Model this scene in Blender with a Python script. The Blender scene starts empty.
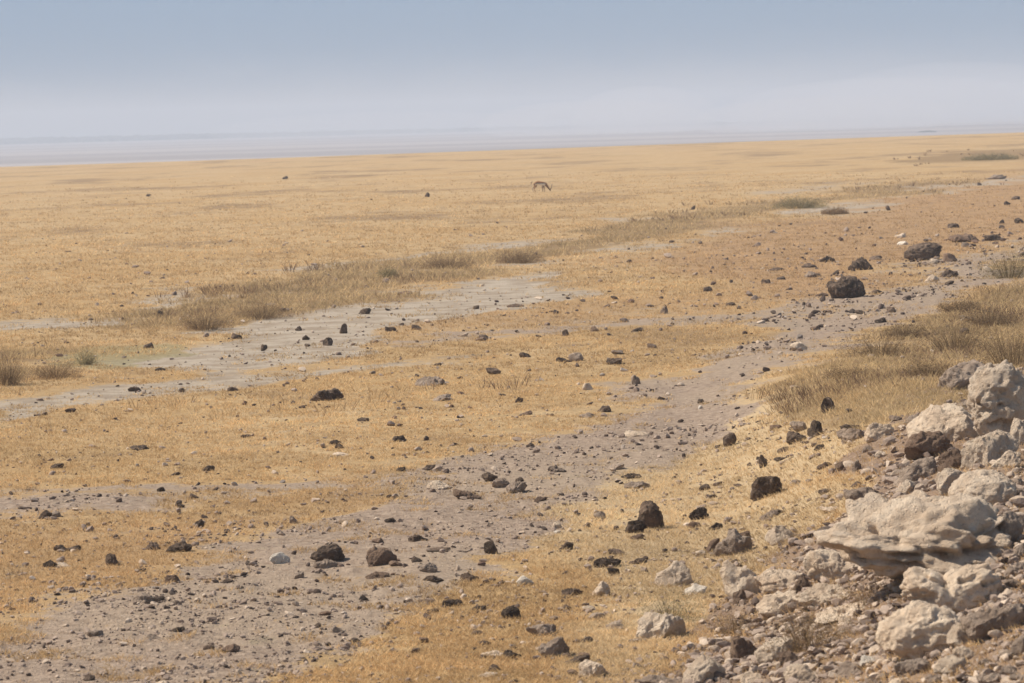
import bpy, bmesh, math, random
import numpy as np
from mathutils import Matrix, Vector
random.seed(7); RNG = np.random.default_rng(11)
S = bpy.context.scene
COL = S.collection
W, HH = 1024, 683

# ------------------------------------------------------------------ camera
LENS = 120.0; F = W*LENS/36.0; CAMZ = 4.2; HY = 118.0
PITCH = math.atan((341.5-HY)/F); ROLL = math.radians(-1.57)
cam = bpy.data.cameras.new('camera'); camo = bpy.data.objects.new('camera', cam); COL.objects.link(camo)
cam.lens = LENS; cam.sensor_width = 36; cam.clip_start = 0.5; cam.clip_end = 40000
CM = Matrix.Translation((0, 0, CAMZ)) @ Matrix.Rotation(math.pi/2-PITCH, 4, 'X') @ Matrix.Rotation(ROLL, 4, 'Z')
camo.matrix_world = CM
S.camera = camo
cam.dof.use_dof = True; cam.dof.focus_distance = 48; cam.dof.aperture_fstop = 5.6
R3 = np.array(CM.to_3x3()); C0 = np.array([0, 0, CAMZ])

# ------------------------------------------------------------------ noise
def _h(ix, iy, iz, seed):
    n = (ix*374761393 + iy*668265263 + iz*2147483647 + seed*1274126177) & 0xffffffff
    n = ((n ^ (n >> 13))*1274126177) & 0xffffffff
    n = ((n ^ (n >> 16))*2246822519) & 0xffffffff
    return ((n ^ (n >> 15)) & 0xffff)/65535.0
def vn(p, seed=0):
    p = np.asarray(p, float); i = np.floor(p).astype(np.int64); f = p-i; f = f*f*(3-2*f)
    out = 0
    for a in (0, 1):
        for b in (0, 1):
            for c in (0, 1):
                w = (f[:, 0] if a else 1-f[:, 0])*(f[:, 1] if b else 1-f[:, 1])*(f[:, 2] if c else 1-f[:, 2])
                out = out + w*_h(i[:, 0]+a, i[:, 1]+b, i[:, 2]+c, seed)
    return out*2-1
def fbm(p, o=3, seed=0, g=.5):
    s = 0; a = 1; t = 0
    for k in range(o):
        s = s+a*vn(p*(2.03**k)+k*17.3, seed+k); t += a; a *= g
    return s/t
def n2(x, y, sc, o=2, seed=0):
    sh = np.shape(x); x = np.ravel(x); y = np.ravel(y)
    return fbm(np.stack([x/sc, y/sc, np.zeros_like(x)+.5], 1), o, seed).reshape(sh)
def sst(a, b, x):
    t = np.clip((x-a)/(b-a), 0, 1); return t*t*(3-2*t)

# ------------------------------------------------------------------ terrain
def H(x, y):
    x = np.asarray(x, float); y = np.asarray(y, float); r = np.hypot(x, y)
    z = .007*np.clip(x, -160, 160)*sst(700, 440, r)
    z = z-10.0*sst(432, 900, y+.02*x)
    z = z+.85*sst(0, 3.2, x-(1.3+.035*(y-25)))*sst(66, 34, y)*sst(-12, 4, y)
    z = z+.13*n2(x, y, 38, 2, 3)*sst(900, 300, r)*sst(4, 22, r)
    return z
def world(px, py):
    px = np.atleast_1d(np.asarray(px, float)); py = np.atleast_1d(np.asarray(py, float))
    d = np.stack([(px-W/2)/F, -(py-HH/2)/F, -np.ones_like(px)], 1) @ R3.T
    dz = np.minimum(d[:, 2], -1e-4); t = CAMZ/-dz; t = np.minimum(t, 6000)
    for _ in range(50):
        t2 = (CAMZ-H(d[:, 0]*t, d[:, 1]*t))/-dz
        t = .5*t+.5*np.minimum(t2, 6000)
    P = C0+d*t[:, None]; P[:, 2] = H(P[:, 0], P[:, 1]); return P
def pix(P):
    q = (P-C0) @ R3; z = np.maximum(-q[:, 2], .01)
    return W/2+q[:, 0]/z*F, HH/2-q[:, 1]/z*F, -q[:, 2]

# ------------------------------------------------------------------ zones (where bare ground, pan, burnt soil lie)
def band(px, py, pts, s=4, xf=25):
    pts = np.array(pts, float); xs = pts[:, 0]
    u = np.interp(px, xs, pts[:, 1]); l = np.interp(px, xs, pts[:, 2])
    sd = np.minimum(py-u, l-py)
    e = np.minimum(px-xs[0], xs[-1]-px)
    m = sst(-s, s, sd)
    if xf: m = m*sst(-xf, xf*.4, e)
    return m
def cl(pts):   # centreline with half width
    return [(x, y-h, y+h) for x, y, h in pts]
GRAVEL = [(-400, 760, 900), (-60, 655, 900), (0, 628, 800), (60, 602, 780), (120, 588, 740), (165, 566, 710), (190, 546, 690), (240, 536, 672), (300, 524, 655),
          (330, 503, 640), (380, 474, 606), (420, 462, 584), (470, 452, 566), (520, 438, 548), (560, 430, 530), (580, 420, 500), (620, 408, 478), (660, 397, 463), (690, 377, 440),
          (730, 350, 402), (760, 330, 382), (800, 310, 366), (840, 294, 352), (900, 282, 330), (960, 262, 290), (1024, 236, 264), (1120, 212, 240)]
PAN = [(150, 362, 366), (190, 354, 370), (240, 338, 374), (260, 320, 372), (330, 302, 364), (380, 294, 346), (420, 289, 332), (500, 271, 316), (520, 286, 311), (548, 290, 303), (570, 294, 299)]
STRIPS = [cl([(-60, 506, 5), (0, 500, 5), (100, 491, 5), (200, 485, 4), (330, 479, 4), (420, 466, 5)]),
          cl([(420, 345, 3), (520, 336, 4), (640, 326, 5), (760, 318, 5), (820, 310, 5)])]
PALES = [cl([(-60, 414, 9), (0, 407, 8), (60, 398, 9), (130, 389, 8), (240, 380, 7), (330, 373, 5), (470, 364, 4)]),
         cl([(-40, 332, 6), (0, 326, 7), (60, 322, 6), (125, 318, 4)]), cl([(135, 304, 3), (170, 300, 4), (215, 291, 3)]),
         cl([(320, 270, 3), (400, 259, 4), (440, 251, 4), (480, 246, 4), (548, 240, 3)]),
         cl([(525, 263, 3), (560, 262, 4), (594, 261, 3)]), cl([(612, 250, 3), (640, 246, 3.5), (682, 243, 3)]),
         cl([(698, 237, 2.5), (730, 232, 3), (752, 230, 3)]), cl([(608, 220, 2.5), (630, 218, 3), (662, 217, 2)]),
         cl([(830, 211, 4), (870, 208, 5), (910, 203, 4)]), cl([(900, 196, 3), (960, 184, 3), (1060, 170, 3)]), cl([(735, 194, 2), (800, 190, 2.5), (865, 184, 2)]),
         cl([(500, 245, 3), (520, 242, 3), (548, 239, 2)])]
RED = [(640, 262, 268), (740, 230, 290), (800, 224, 306), (860, 214, 292), (930, 186, 262), (1024, 168, 238), (1120, 150, 215)]
RED2 = [(380, 330, 340), (470, 310, 336), (600, 300, 326), (720, 290, 316), (800, 290, 310)]
SCRUB = [(100, 312, 330), (165, 302, 332), (240, 290, 330), (300, 278, 314), (370, 262, 294), (460, 253, 274), (540, 246, 264), (620, 222, 246), (700, 210, 232), (760, 204, 220),
         (830, 192, 206), (890, 184, 196), (940, 178, 188)]
SCRUBR = [(750, 398, 414), (800, 376, 424), (850, 354, 430), (910, 336, 420), (960, 304, 420), (1024, 272, 400), (1120, 250, 400)]
SCRUBF = [(900, 158, 164), (950, 151, 163), (1024, 148, 160), (1120, 144, 156)]
SCRUBL = [(-60, 352, 395), (0, 352, 386), (50, 352, 378), (95, 350, 366), (110, 352, 360)]
GREEN = [(105, 354, 368), (130, 350, 372), (190, 350, 370)]
ROCKY = [(600, 720, 800), (680, 680, 800), (730, 610, 800), (780, 570, 800), (830, 530, 800), (880, 440, 800), (930, 400, 800), (1024, 372, 800), (1100, 360, 800)]
STRAW = [(560, 470, 700), (640, 440, 700), (700, 405, 640), (780, 380, 560), (850, 420, 470), (900, 400, 420)]
def zones(px, py, dep, P=None):
    if P is not None:
        D = np.hypot(P[:, 0], P[:, 1]); near = sst(900, 60, D)
        a = (.45+.012*D)*near; Q = np.array(P, float)
        Q[:, 0] += a*(1.3*n2(P[:, 0], P[:, 1], 2.2, 3, 51)+1.5*n2(P[:, 0], P[:, 1], 9, 2, 53))
        Q[:, 1] += a*(2.2*n2(P[:, 0], P[:, 1], 2.2, 3, 52)+2.5*n2(P[:, 0], P[:, 1], 9, 2, 54))
        ok0 = dep > 15; qx, qy, _ = pix(Q); px = np.where(ok0, qx, px); py = np.where(ok0, qy, py)
    g = band(px, py, GRAVEL, 20, 0)
    for s in STRIPS: g = np.maximum(g, band(px, py, s, 7))
    p = band(px, py, PAN, 8)
    for s in PALES: p = np.maximum(p, .8*band(px, py, s, 5, 30))
    r = band(px, py, RED, 14, 60); r = np.maximum(r, .55*band(px, py, RED2, 10, 60))
    r = np.maximum(r, .5*band(px, py, [(-60, 480, 640), (60, 500, 600), (200, 500, 560), (320, 480, 500)], 25, 40))
    sc = np.maximum(np.maximum(band(px, py, SCRUB, 5, 60), band(px, py, SCRUBL, 6, 20)), np.maximum(band(px, py, SCRUBR, 12, 40), band(px, py, SCRUBF, 3, 30)))
    gr = band(px, py, GREEN, 4, 15)
    rk = band(px, py, ROCKY, 25, 60)
    stw = band(px, py, STRAW, 16, 40)
    ok = (dep > 5) & (dep < 470)
    return [np.where(ok, a, 0) for a in (g, p, r, sc, gr, rk, stw)]

# ------------------------------------------------------------------ helpers
def mesh_np(name, V, Fc, mats, smooth=True, colors=None):
    V = np.asarray(V, np.float32); Fc = np.asarray(Fc, np.int32); k = Fc.shape[1]
    me = bpy.data.meshes.new(name)
    me.vertices.add(len(V)); me.vertices.foreach_set('co', V.ravel())
    me.loops.add(Fc.size); me.loops.foreach_set('vertex_index', Fc.ravel())
    me.polygons.add(len(Fc)); me.polygons.foreach_set('loop_start', np.arange(0, Fc.size, k, dtype=np.int32))
    me.polygons.foreach_set('use_smooth', np.full(len(Fc), smooth))
    me.update(calc_edges=True)
    if colors is not None:
        for nm, c in colors.items():
            at = me.color_attributes.new(nm, 'FLOAT_COLOR', 'POINT'); c = np.asarray(c, np.float32)
            if c.shape[1] == 3: c = np.concatenate([c, np.ones((len(c), 1), np.float32)], 1)
            at.data.foreach_set('color', c.ravel())
    for m in (mats if isinstance(mats, list) else [mats]): me.materials.append(m)
    return me
def link(name, me, parent=None, loc=(0, 0, 0)):
    o = bpy.data.objects.new(name, me); COL.objects.link(o); o.location = loc
    if parent: o.parent = parent
    return o
def tag(o, label=None, cat=None, group=None, kind=None):
    if label: o['label'] = label
    if cat: o['category'] = cat
    if group: o['group'] = group
    if kind: o['kind'] = kind
    return o

class NT:
    def __init__(s, name):
        s.m = bpy.data.materials.new(name); s.m.use_nodes = True; s.t = s.m.node_tree; s.t.nodes.clear()
        s.out = s.t.nodes.new('ShaderNodeOutputMaterial')
    def n(s, typ, **kw):
        nd = s.t.nodes.new(typ)
        for k, v in kw.items():
            if k.startswith('_'): setattr(nd, k[1:], v)
            else:
                i = nd.inputs[int(k[1:])] if k[0] == 'i' and k[1:].isdigit() else nd.inputs[k]
                if isinstance(v, bpy.types.NodeSocket): s.t.links.new(v, i)
                else: i.default_value = v
        return nd
    def l(s, a, b): s.t.links.new(a, b)
    def noise(s, vec, scale, detail=4, rough=.55):
        nd = s.n('ShaderNodeTexNoise', Scale=scale, Detail=detail, Roughness=rough)
        s.l(vec, nd.inputs['Vector']); return nd.outputs[0]
    def ramp(s, v, a, b, c0=0., c1=1.):
        nd = s.n('ShaderNodeMapRange'); s.l(v, nd.inputs[0]); nd.interpolation_type = 'SMOOTHSTEP'
        nd.inputs[1].default_value = a; nd.inputs[2].default_value = b; nd.inputs[3].default_value = c0; nd.inputs[4].default_value = c1
        return nd.outputs[0]
    def mix(s, f, a, b, bt='MIX'):
        nd = s.n('ShaderNodeMix', _data_type='RGBA', _blend_type=bt)
        for i, v in ((0, f), (6, a), (7, b)):
            if isinstance(v, bpy.types.NodeSocket): s.l(v, nd.inputs[i])
            else: nd.inputs[i].default_value = v if i == 0 else (v[0], v[1], v[2], 1)
        return nd.outputs[2]
    def math(s, op, a, b=0., c=0.):
        nd = s.n('ShaderNodeMath', _operation=op)
        for i, v in enumerate((a, b, c)):
            if isinstance(v, bpy.types.NodeSocket): s.l(v, nd.inputs[i])
            else: nd.inputs[i].default_value = v
        return nd.outputs[0]
    def bsdf(s, col, rough=.95, spec=.1, bump=None, bs=.5, bd=.02):
        b = s.n('ShaderNodeBsdfPrincipled', Roughness=rough); b.inputs['Specular IOR Level'].default_value = spec
        if isinstance(col, bpy.types.NodeSocket): s.l(col, b.inputs['Base Color'])
        else: b.inputs['Base Color'].default_value = (*col, 1)
        if bump is not None:
            bn = s.n('ShaderNodeBump', Strength=bs, Distance=bd); s.l(bump, bn.inputs['Height']); s.l(bn.outputs[0], b.inputs['Normal'])
        s.l(b.outputs[0], s.out.inputs[0]); return b

# ------------------------------------------------------------------ ground material
def ground_mat():
    t = NT('ground_soil'); geo = t.n('ShaderNodeNewGeometry').outputs['Position']
    def flat(sx, sy):
        m = t.n('ShaderNodeMapping', Scale=(sx, sy, 0)); t.l(geo, m.inputs[0]); return m.outputs[0]
    za = t.n('ShaderNodeVertexColor', _layer_name='za'); zb = t.n('ShaderNodeVertexColor', _layer_name='zb')
    sa = t.n('ShaderNodeSeparateColor'); t.l(za.outputs[0], sa.inputs[0])
    sb = t.n('ShaderNodeSeparateColor'); t.l(zb.outputs[0], sb.inputs[0])
    A = flat(1, 1)
    nbig = t.noise(A, .12, 5, .6); nmid = t.noise(A, 1.1, 6, .65); nfine = t.noise(A, 9, 5, .7); nx = t.noise(A, 34, 3, .7)
    nstreak = t.noise(flat(.10, .045), 1, 6, .68)
    # dry grass sward
    c = t.mix(t.ramp(nmid, .3, .7), (.43, .295, .155), (.60, .435, .245))
    c = t.mix(t.ramp(nbig, .35, .7), c, (.48, .315, .15)); c = t.mix(t.ramp(t.noise(A, .35, 5, .65), .56, .72, 0, .7), c, (.27, .18, .105))
    c = t.mix(t.ramp(nfine, .42, .68, 0, .6), c, (.25, .165, .09))
    c = t.mix(t.ramp(nstreak, .50, .66, 0, .85), c, (.26, .175, .10))
    c = t.mix(t.math('MULTIPLY', sa.outputs[2], .75), c, t.mix(t.ramp(nmid, .35, .65), (.44, .28, .155), (.27, .165, .095)))    # burnt orange soil
    c = t.mix(t.math('MULTIPLY', sb.outputs[1], .6), c, (.56, .43, .27))
    sn = t.math('ADD', sb.outputs[0], t.math('MULTIPLY', t.math('SUBTRACT', nmid, .5), .8))
    c = t.mix(t.ramp(sn, .35, .9, 0, .75), c, (.24, .16, .085))
    # gravel
    def edge(v, k=2.6):
        e = t.math('ADD', v, t.math('MULTIPLY', t.math('SUBTRACT', nmid, .5), k))
        e = t.math('ADD', e, t.math('MULTIPLY', t.math('SUBTRACT', nfine, .5), 1.3))
        return t.ramp(e, .28, .70)
    gc = t.mix(t.ramp(nfine, .3, .7), (.24, .175, .13), (.45, .345, .26))
    gc = t.mix(t.ramp(nx, .55, .75, 0, .6), gc, (.12, .085, .065))
    gc = t.mix(t.ramp(nbig, .4, .65, 0, .5), gc, (.40, .31, .22))
    c = t.mix(edge(sa.outputs[0]), c, gc)
    pc = t.mix(t.ramp(nmid, .4, .62), (.47, .395, .31), (.34, .27, .20))
    pc = t.mix(t.ramp(nfine, .5, .75, 0, .5), pc, (.25, .20, .16))
    c = t.mix(edge(sa.outputs[1], 2.2), c, pc)
    gm = t.mix(t.ramp(nfine, .3, .7), (.20, .17, .09), (.40, .34, .19))
    c = t.mix(t.math('MULTIPLY', edge(za.outputs[1], 2.2), .7), c, gm)
    rk = t.mix(t.ramp(nfine, .3, .7), (.19, .125, .09), (.36, .26, .185))
    c = t.mix(t.math('MULTIPLY', edge(sb.outputs[2], 1.6), .95), c, rk)
    # lake bed far away
    sx = t.n('ShaderNodeSeparateXYZ'); t.l(geo, sx.inputs[0])
    far = t.ramp(sx.outputs[2], -2.0, -7.5)
    fs = t.noise(flat(.0006, .004), 1, 4, .6)
    fc = t.mix(t.ramp(fs, .45, .56), (.38, .32, .29), (.24, .20, .18))
    c = t.mix(far, c, fc)
    hb = t.math('ADD', t.math('MULTIPLY', nfine, .7), t.math('MULTIPLY', nx, .5))
    t.bsdf(c, .97, .05, hb, 1.0, .06)
    return t.m
GM = ground_mat()

# small-scale relief of the sheet; everything that stands on it uses the same function
def micro(X, Y, g, sc, rk, p):
    R = np.hypot(X, Y); near = sst(330, 40, R)
    rough = .5+g*1.0+rk*1.6
    return (n2(X, Y, .45, 3, 9)*.022+n2(X, Y, .12, 2, 5)*.014+g*n2(X, Y, 1.4, 3, 6)*.06)*near*rough+sc*.04*n2(X, Y, 1.1, 2, 4)-p*.03
def settle(P):
    x, y, dp = pix(P); z = zones(x, y, dp, P); P = P.copy(); P[:, 2] += micro(P[:, 0], P[:, 1], z[0], z[3], z[5], z[1]); return P
# polar ground sheet, one mesh
def build_ground():
    dys = np.concatenate([np.linspace(760, 60, 470), np.linspace(59, 26, 60)])
    rr = np.concatenate([[.5, 2, 5, 9, 13, 16], CAMZ*F/dys, np.geomspace(560, 9500, 60)])
    a0 = math.radians(10.5)
    ang = np.concatenate([np.linspace(-math.pi, -a0, 60)[:-1], np.linspace(-a0, a0, 560), np.linspace(a0, math.pi, 60)[1:-1]])
    nr, na = len(rr), len(ang)
    Rr, A = np.meshgrid(rr, ang, indexing='ij')
    X = (Rr*np.sin(A)).ravel(); Y = (Rr*np.cos(A)).ravel()
    Z = H(X, Y); P = np.stack([X, Y, Z], 1)
    px, py, dep = pix(P)
    z = zones(px, py, dep, P)
    Z = Z+micro(X, Y, z[0], z[3], z[5], z[1])
    V = np.stack([X, Y, Z], 1)
    i = np.arange(nr-1)[:, None]*na+np.arange(na)[None, :]; j = np.arange(nr-1)[:, None]*na+(np.arange(na)[None, :]+1) % na
    Fq = np.stack([i, j, j+na, i+na], -1).reshape(-1, 4)
    V = np.concatenate([V, [[0, 0, float(H(0, 0))]]])
    za = np.stack([z[0], z[1], z[2], np.clip(z[4], 0, 1)], 1); zb = np.stack([z[3], z[6], z[5], z[4]*0+1], 1)
    za = np.concatenate([za, [[0, 0, 0, 0]]]); zb = np.concatenate([zb, [[0, 0, 0, 1]]])
    me = mesh_np('ground', V, Fq, GM, True, {'za': za, 'zb': zb})
    tag(link('ground', me), kind='structure')
build_ground()

# ------------------------------------------------------------------ hills (far escarpment)
def hills():
    t = NT('escarpment'); g = t.n('ShaderNodeNewGeometry').outputs['Position']
    s = t.n('ShaderNodeSeparateXYZ'); t.l(g, s.inputs[0])
    n = t.noise(g, .004, 5, .6)
    e = t.math('ADD', s.outputs[2], t.math('MULTIPLY', t.math('SUBTRACT', n, .5), 120))
    c = t.mix(t.ramp(e, 10, 150), (.26, .22, .17), (.025, .035, .03))
    t.bsdf(c, 1, 0)
    a = np.linspace(-1.3, 1.3, 260); u = np.linspace(0, 1, 40)
    A, U = np.meshgrid(a, u, indexing='ij')
    base = 6000+250*n2(A*6000, A*0, 1500, 2, 8)
    r = base+U*1500
    z = -12+420*U**.8*(1+.25*n2(A*5000, U*1200, 420, 3, 2)*np.clip(1.3-U, .2, 1))
    V = np.stack([(r*np.sin(A)).ravel(), (r*np.cos(A)).ravel(), z.ravel()], 1)
    nu = 40; i = (np.arange(259)[:, None]*nu+np.arange(39)[None, :]).ravel()
    Fq = np.stack([i, i+nu, i+nu+1, i+1], 1)
    tag(link('hills', mesh_np('hills', V, Fq, t.m)), kind='structure')
hills()

# far shoreline scrub
def leafmat(name, rough=.9, trans=.45, tint=(1, 1, 1)):
    t = NT(name); vc = t.n('ShaderNodeVertexColor', _layer_name='col').outputs[0]
    c = t.mix(1, vc, tint, 'MULTIPLY')
    d = t.n('ShaderNodeBsdfDiffuse'); t.l(c, d.inputs[0]); tr = t.n('ShaderNodeBsdfTranslucent'); t.l(c, tr.inputs[0])
    m = t.n('ShaderNodeMixShader', Fac=trans); t.l(d.outputs[0], m.inputs[1]); t.l(tr.outputs[0], m.inputs[2]); t.l(m.outputs[0], t.out.inputs[0])
    return t.m
GRASS = leafmat('dry_blades'); LEAF = leafmat('dry_leaves', trans=.35); STEM = leafmat('dry_stems', trans=.1)

def blades(P, n, h, w, lean, col, jit=.25, spread=.05):
    """P (k,3) tuft bases; n blades each; h,w,spread arrays per tuft; col (k,3)"""
    k = len(P); N = k*n; rng = RNG
    rep = lambda a: np.repeat(np.broadcast_to(a, (k,)+np.shape(a)[1:]) if np.ndim(a) else np.full(k, a), n, axis=0)
    B = np.repeat(P, n, 0).copy(); hh = rep(h)*rng.uniform(.45, 1.1, N); ww = rep(w); sp = rep(spread)
    az = rng.uniform(0, 2*math.pi, N); rad = sp*np.sqrt(rng.uniform(0, 1, N)); a2 = rng.uniform(0, 2*math.pi, N)
    B[:, 0] += rad*np.cos(a2); B[:, 1] += rad*np.sin(a2); B[:, 2] -= .01
    ln = lean*rng.uniform(.2, 1.2, N)
    tip = B+np.stack([np.cos(a2)*ln*hh, np.sin(a2)*ln*hh, hh], 1)
    sd = np.stack([np.cos(az), np.sin(az), 0*az], 1)*(ww/2)[:, None]
    mid = B*.5+tip*.5; mid[:, 2] += hh*.08
    V = np.stack([B-sd, B+sd, mid+sd*.8, mid-sd*.8, tip], 1).reshape(-1, 3)
    o = np.arange(N)*5
    T = np.concatenate([np.stack([o, o+1, o+2], 1), np.stack([o, o+2, o+3], 1), np.stack([o+3, o+2, o+4], 1)])
    c = np.repeat(col, n, 0)*rng.uniform(1-jit, 1+jit, (N, 1))
    return V, T, np.repeat(np.clip(c, 0, 1), 5, 0)
def lerp3(a, b, t): return np.asarray(a)[None, :]*(1-t[:, None])+np.asarray(b)[None, :]*t[:, None]

def grass():
    n = 190000
    px = RNG.uniform(-70, 1100, n); py = 172+(745-172)*RNG.uniform(0, 1, n)**.9
    P = world(px, py); D = np.hypot(P[:, 0], P[:, 1])
    g, p, r, sc, gr, rk, stw = zones(px, py, D, P)
    patch = n2(P[:, 0], P[:, 1], 1.3, 3, 21); fine = n2(P[:, 0], P[:, 1], .35, 2, 22)
    bare = np.maximum(g, p)+patch*1.2+fine*1.3
    pr = sst(.75, .25, bare)*(1-.7*rk)*(1-.35*r)
    pr = pr*(1-.35*sst(0, .5, -patch))
    keep = (RNG.uniform(0, 1, n) < pr*sst(330, 110, D)) & (D < 330)
    P = P[keep]; D = D[keep]; r = r[keep]; sc = sc[keep]; rk = rk[keep]; stw = stw[keep]; patch = patch[keep]
    P = settle(P)
    u = RNG.uniform(0, 1, len(P))
    c = lerp3((.76, .54, .285), (.46, .295, .145), u)
    c = c*(1-r[:, None]*.75)+np.array([.52, .345, .185])*r[:, None]*.75
    c = c*(1-stw[:, None]*.6)+np.array([.72, .56, .34])*stw[:, None]*.6
    c = c*(1-sc[:, None]*.5)+np.array([.50, .39, .22])*sc[:, None]*.5
    c = c*(1+.55*patch+.25*n2(P[:, 0], P[:, 1], 7, 2, 77))[:, None]
    h = (.035+.04*RNG.uniform(0, 1, len(P)))*(1+.8*sc+.35*sst(.1, .6, patch))*np.clip(D/60, .85, 1.5)
    w = .006*np.maximum(1, D/34)
    V, T, C = blades(P, 6, h, w, 1.5, c, .3, .05*np.maximum(1, D/45))
    tag(link('dry_grass', mesh_np('dry_grass', V, T, GRASS, False, {'col': C})), 'short golden dry grass covering the plain', 'grass', kind='stuff')
grass()

def tall_grass():
    n = 26000
    px = RNG.uniform(-60, 1100, n); py = RNG.uniform(148, 440, n)
    P = world(px, py); D = np.hypot(P[:, 0], P[:, 1])
    z = zones(px, py, D, P); sc = z[3]
    patch = n2(P[:, 0], P[:, 1], 3.5, 2, 31)
    band2 = band(px, py, cl([(-40, 424, 9), (60, 420, 10), (150, 410, 9), (300, 404, 9), (420, 392, 10), (520, 385, 8)]), 8)
    pr = np.clip(sc*sst(-.1, .35, patch), 0, 1)+.10*band2
    pr = pr*(1-.6*sst(860, 1000, px)*sst(300, 330, py)*0)
    k = RNG.uniform(0, 1, n) < pr
    P = P[k]; D = D[k]; patch = patch[k]; pxk = px[k]; pyk = py[k]
    u = RNG.uniform(0, 1, len(P)); right = ((pxk > 760) & (pyk > 300)).astype(float)
    c = lerp3((.66, .47, .25), (.23, .15, .095), np.clip(u*.5+.75*sst(-.1, .5, patch), 0, 1))
    dk = right*np.maximum(sst(830, 970, pxk)*.85, .7*sst(0, .4, n2(P[:, 0], P[:, 1], 1.2, 3, 88))); c = c*(1-dk[:, None])+np.array([.20, .13, .09])*dk[:, None]
    h = (.09+.11*u+.12*sst(0, .6, patch))*(1-.45*right)
    V, T, C = blades(P, 8, h, .007*np.maximum(1, D/34), .9, c, .4, .16)
    tag(link('tall_grass', mesh_np('tall_grass', V, T, GRASS, False, {'col': C})), 'taller brownish dry grass growing in strips along the bare pans', 'grass', kind='stuff')
tall_grass()

# ------------------------------------------------------------------ shrubs
SH = []
def shrub(px, py, wpx, hpx, green, label, short, dens=1., seedheads=False):
    P = world(px, py)[0]; D = math.hypot(P[0], P[1]); m = D/F
    wr = wpx*m/2; ht = hpx*m; rng = RNG
    root = bpy.data.objects.new('shrub', None); COL.objects.link(root); root.location = (float(P[0]), float(P[1]), float(P[2]))
    tag(root, label, 'shrub', 'low shrubs growing on the plain')
    tw = max(.004, .32*m)
    ns = int(np.clip(wr*2*ht*500*dens, 40, 170))
    # stems: curved ribbons crossed
    a = rng.uniform(0, 2*math.pi, ns); s = np.sqrt(rng.uniform(0, 1, ns))
    b = np.stack([np.cos(a)*s*wr*.35, np.sin(a)*s*wr*.35, -.03+0*a], 1)
    lift = rng.uniform(.5, 1, ns)*np.sqrt(np.clip(1.05-s*s*.8, .1, 1))
    tip = np.stack([np.cos(a)*s*wr, np.sin(a)*s*wr, ht*lift], 1)
    tip += rng.normal(0, .06, (ns, 3))*ht
    V = []; T = []; C = []; o = 0
    for q in range(2):
        az = rng.uniform(0, math.pi, ns); sd = np.stack([np.cos(az), np.sin(az), 0*az], 1)*tw/2
        md = b*.55+tip*.45; md[:, 2] += ht*.08
        vv = np.stack([b-sd, b+sd, md+sd*.8, md-sd*.8, tip+sd*.3, tip-sd*.3], 1).reshape(-1, 3)
        i = np.arange(ns)*6+o
        T += [np.stack([i, i+1, i+2], 1), np.stack([i, i+2, i+3], 1), np.stack([i+3, i+2, i+4], 1), np.stack([i+3, i+4, i+5], 1)]
        V.append(vv); o += ns*6
    V = np.concatenate(V); T = np.concatenate(T)
    cc = np.repeat(lerp3((.20, .14, .08), (.34, .25, .14), rng.uniform(0, 1, len(V)//6)), 6, 0)
    link('stems', mesh_np('stems', V, T, STEM, False, {'col': cc}), root)
    nl = int(ns*(45 if seedheads else 40)); k = rng.integers(0, ns, nl); f = rng.uniform(.1, 1.05, nl)[:, None]
    cpt = b[k]*(1-f)+tip[k]*f+rng.normal(0, .11, (nl, 3))*max(ht, .2)
    cpt[:, 2] = np.maximum(cpt[:, 2], .01)
    vol = rng.uniform(0, 1, nl) < .6; aa = rng.uniform(0, 2*math.pi, nl); ss = np.sqrt(rng.uniform(0, 1, nl)); lump = 1+.45*np.sin(aa*3+px)*ss+.35*np.sin(aa*7+py+ss*6)
    dome = np.stack([np.cos(aa)*ss*wr*.95, np.sin(aa)*ss*wr*.95, ht*np.sqrt(1-ss*ss*.9)*rng.uniform(0, 1, nl)**1.1*1.05*lump], 1); cpt = np.where(vol[:, None], dome, cpt)
    cpt[:, 2] = np.maximum(cpt[:, 2], .01); ls = rng.uniform(.6, 1.3, nl)*max(.009, .62*m)
    d1 = rng.normal(0, 1, (nl, 3)); d1 /= np.linalg.norm(d1, axis=1)[:, None]
    d2 = np.cross(d1, rng.normal(0, 1, (nl, 3))); d2 /= np.linalg.norm(d2, axis=1)[:, None]
    V = np.stack([cpt-d1*ls[:, None]*.8, cpt+d2*ls[:, None]*.3, cpt+d1*ls[:, None]*.8, cpt-d2*ls[:, None]*.3], 1).reshape(-1, 3)
    V[:, 2] = np.maximum(V[:, 2], .005)
    i = np.arange(nl)*4; Q = np.stack([i, i+1, i+2, i+3], 1)
    u = rng.uniform(0, 1, nl)
    c = lerp3((.46, .32, .18), (.17, .11, .07), u) if not green else lerp3((.40, .34, .19), (.17, .15, .08), u)
    if seedheads: c = c*.8; c[u > .72] = (.045, .028, .02)
    link('foliage', mesh_np('foliage', V, Q, LEAF, False, {'col': np.repeat(c, 4, 0)}), root)
    SH.append((px, py, short))
shrub(205, 329, 62, 20, 0, 'low brown twiggy shrub beside a dark stone, left end of the scrub strip', 'the leftmost brown shrub')
shrub(262, 318, 66, 17, 0, 'brown bushy shrub right of the twiggy one in the left scrub strip', 'the bushy brown shrub')
shrub(8, 385, 46, 30, 0, 'dark brown bush cut by the left edge of the photo', 'the left edge bush')
shrub(55, 378, 60, 18, 0, 'low olive brown shrub beside the left edge bush, spreading right', 'the spreading olive shrub')
shrub(86, 364, 26, 14, 1, 'small wispy green shrub at the right end of the left scrub patch', 'the wispy left shrub')
shrub(448, 268, 60, 12, 0, 'flat brown shrub strip above the pale pan', 'the flat brown shrub')
shrub(388, 277, 24, 9, 1, 'small dark shrub standing just above the top of the white pan', 'the small dark shrub')
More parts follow.
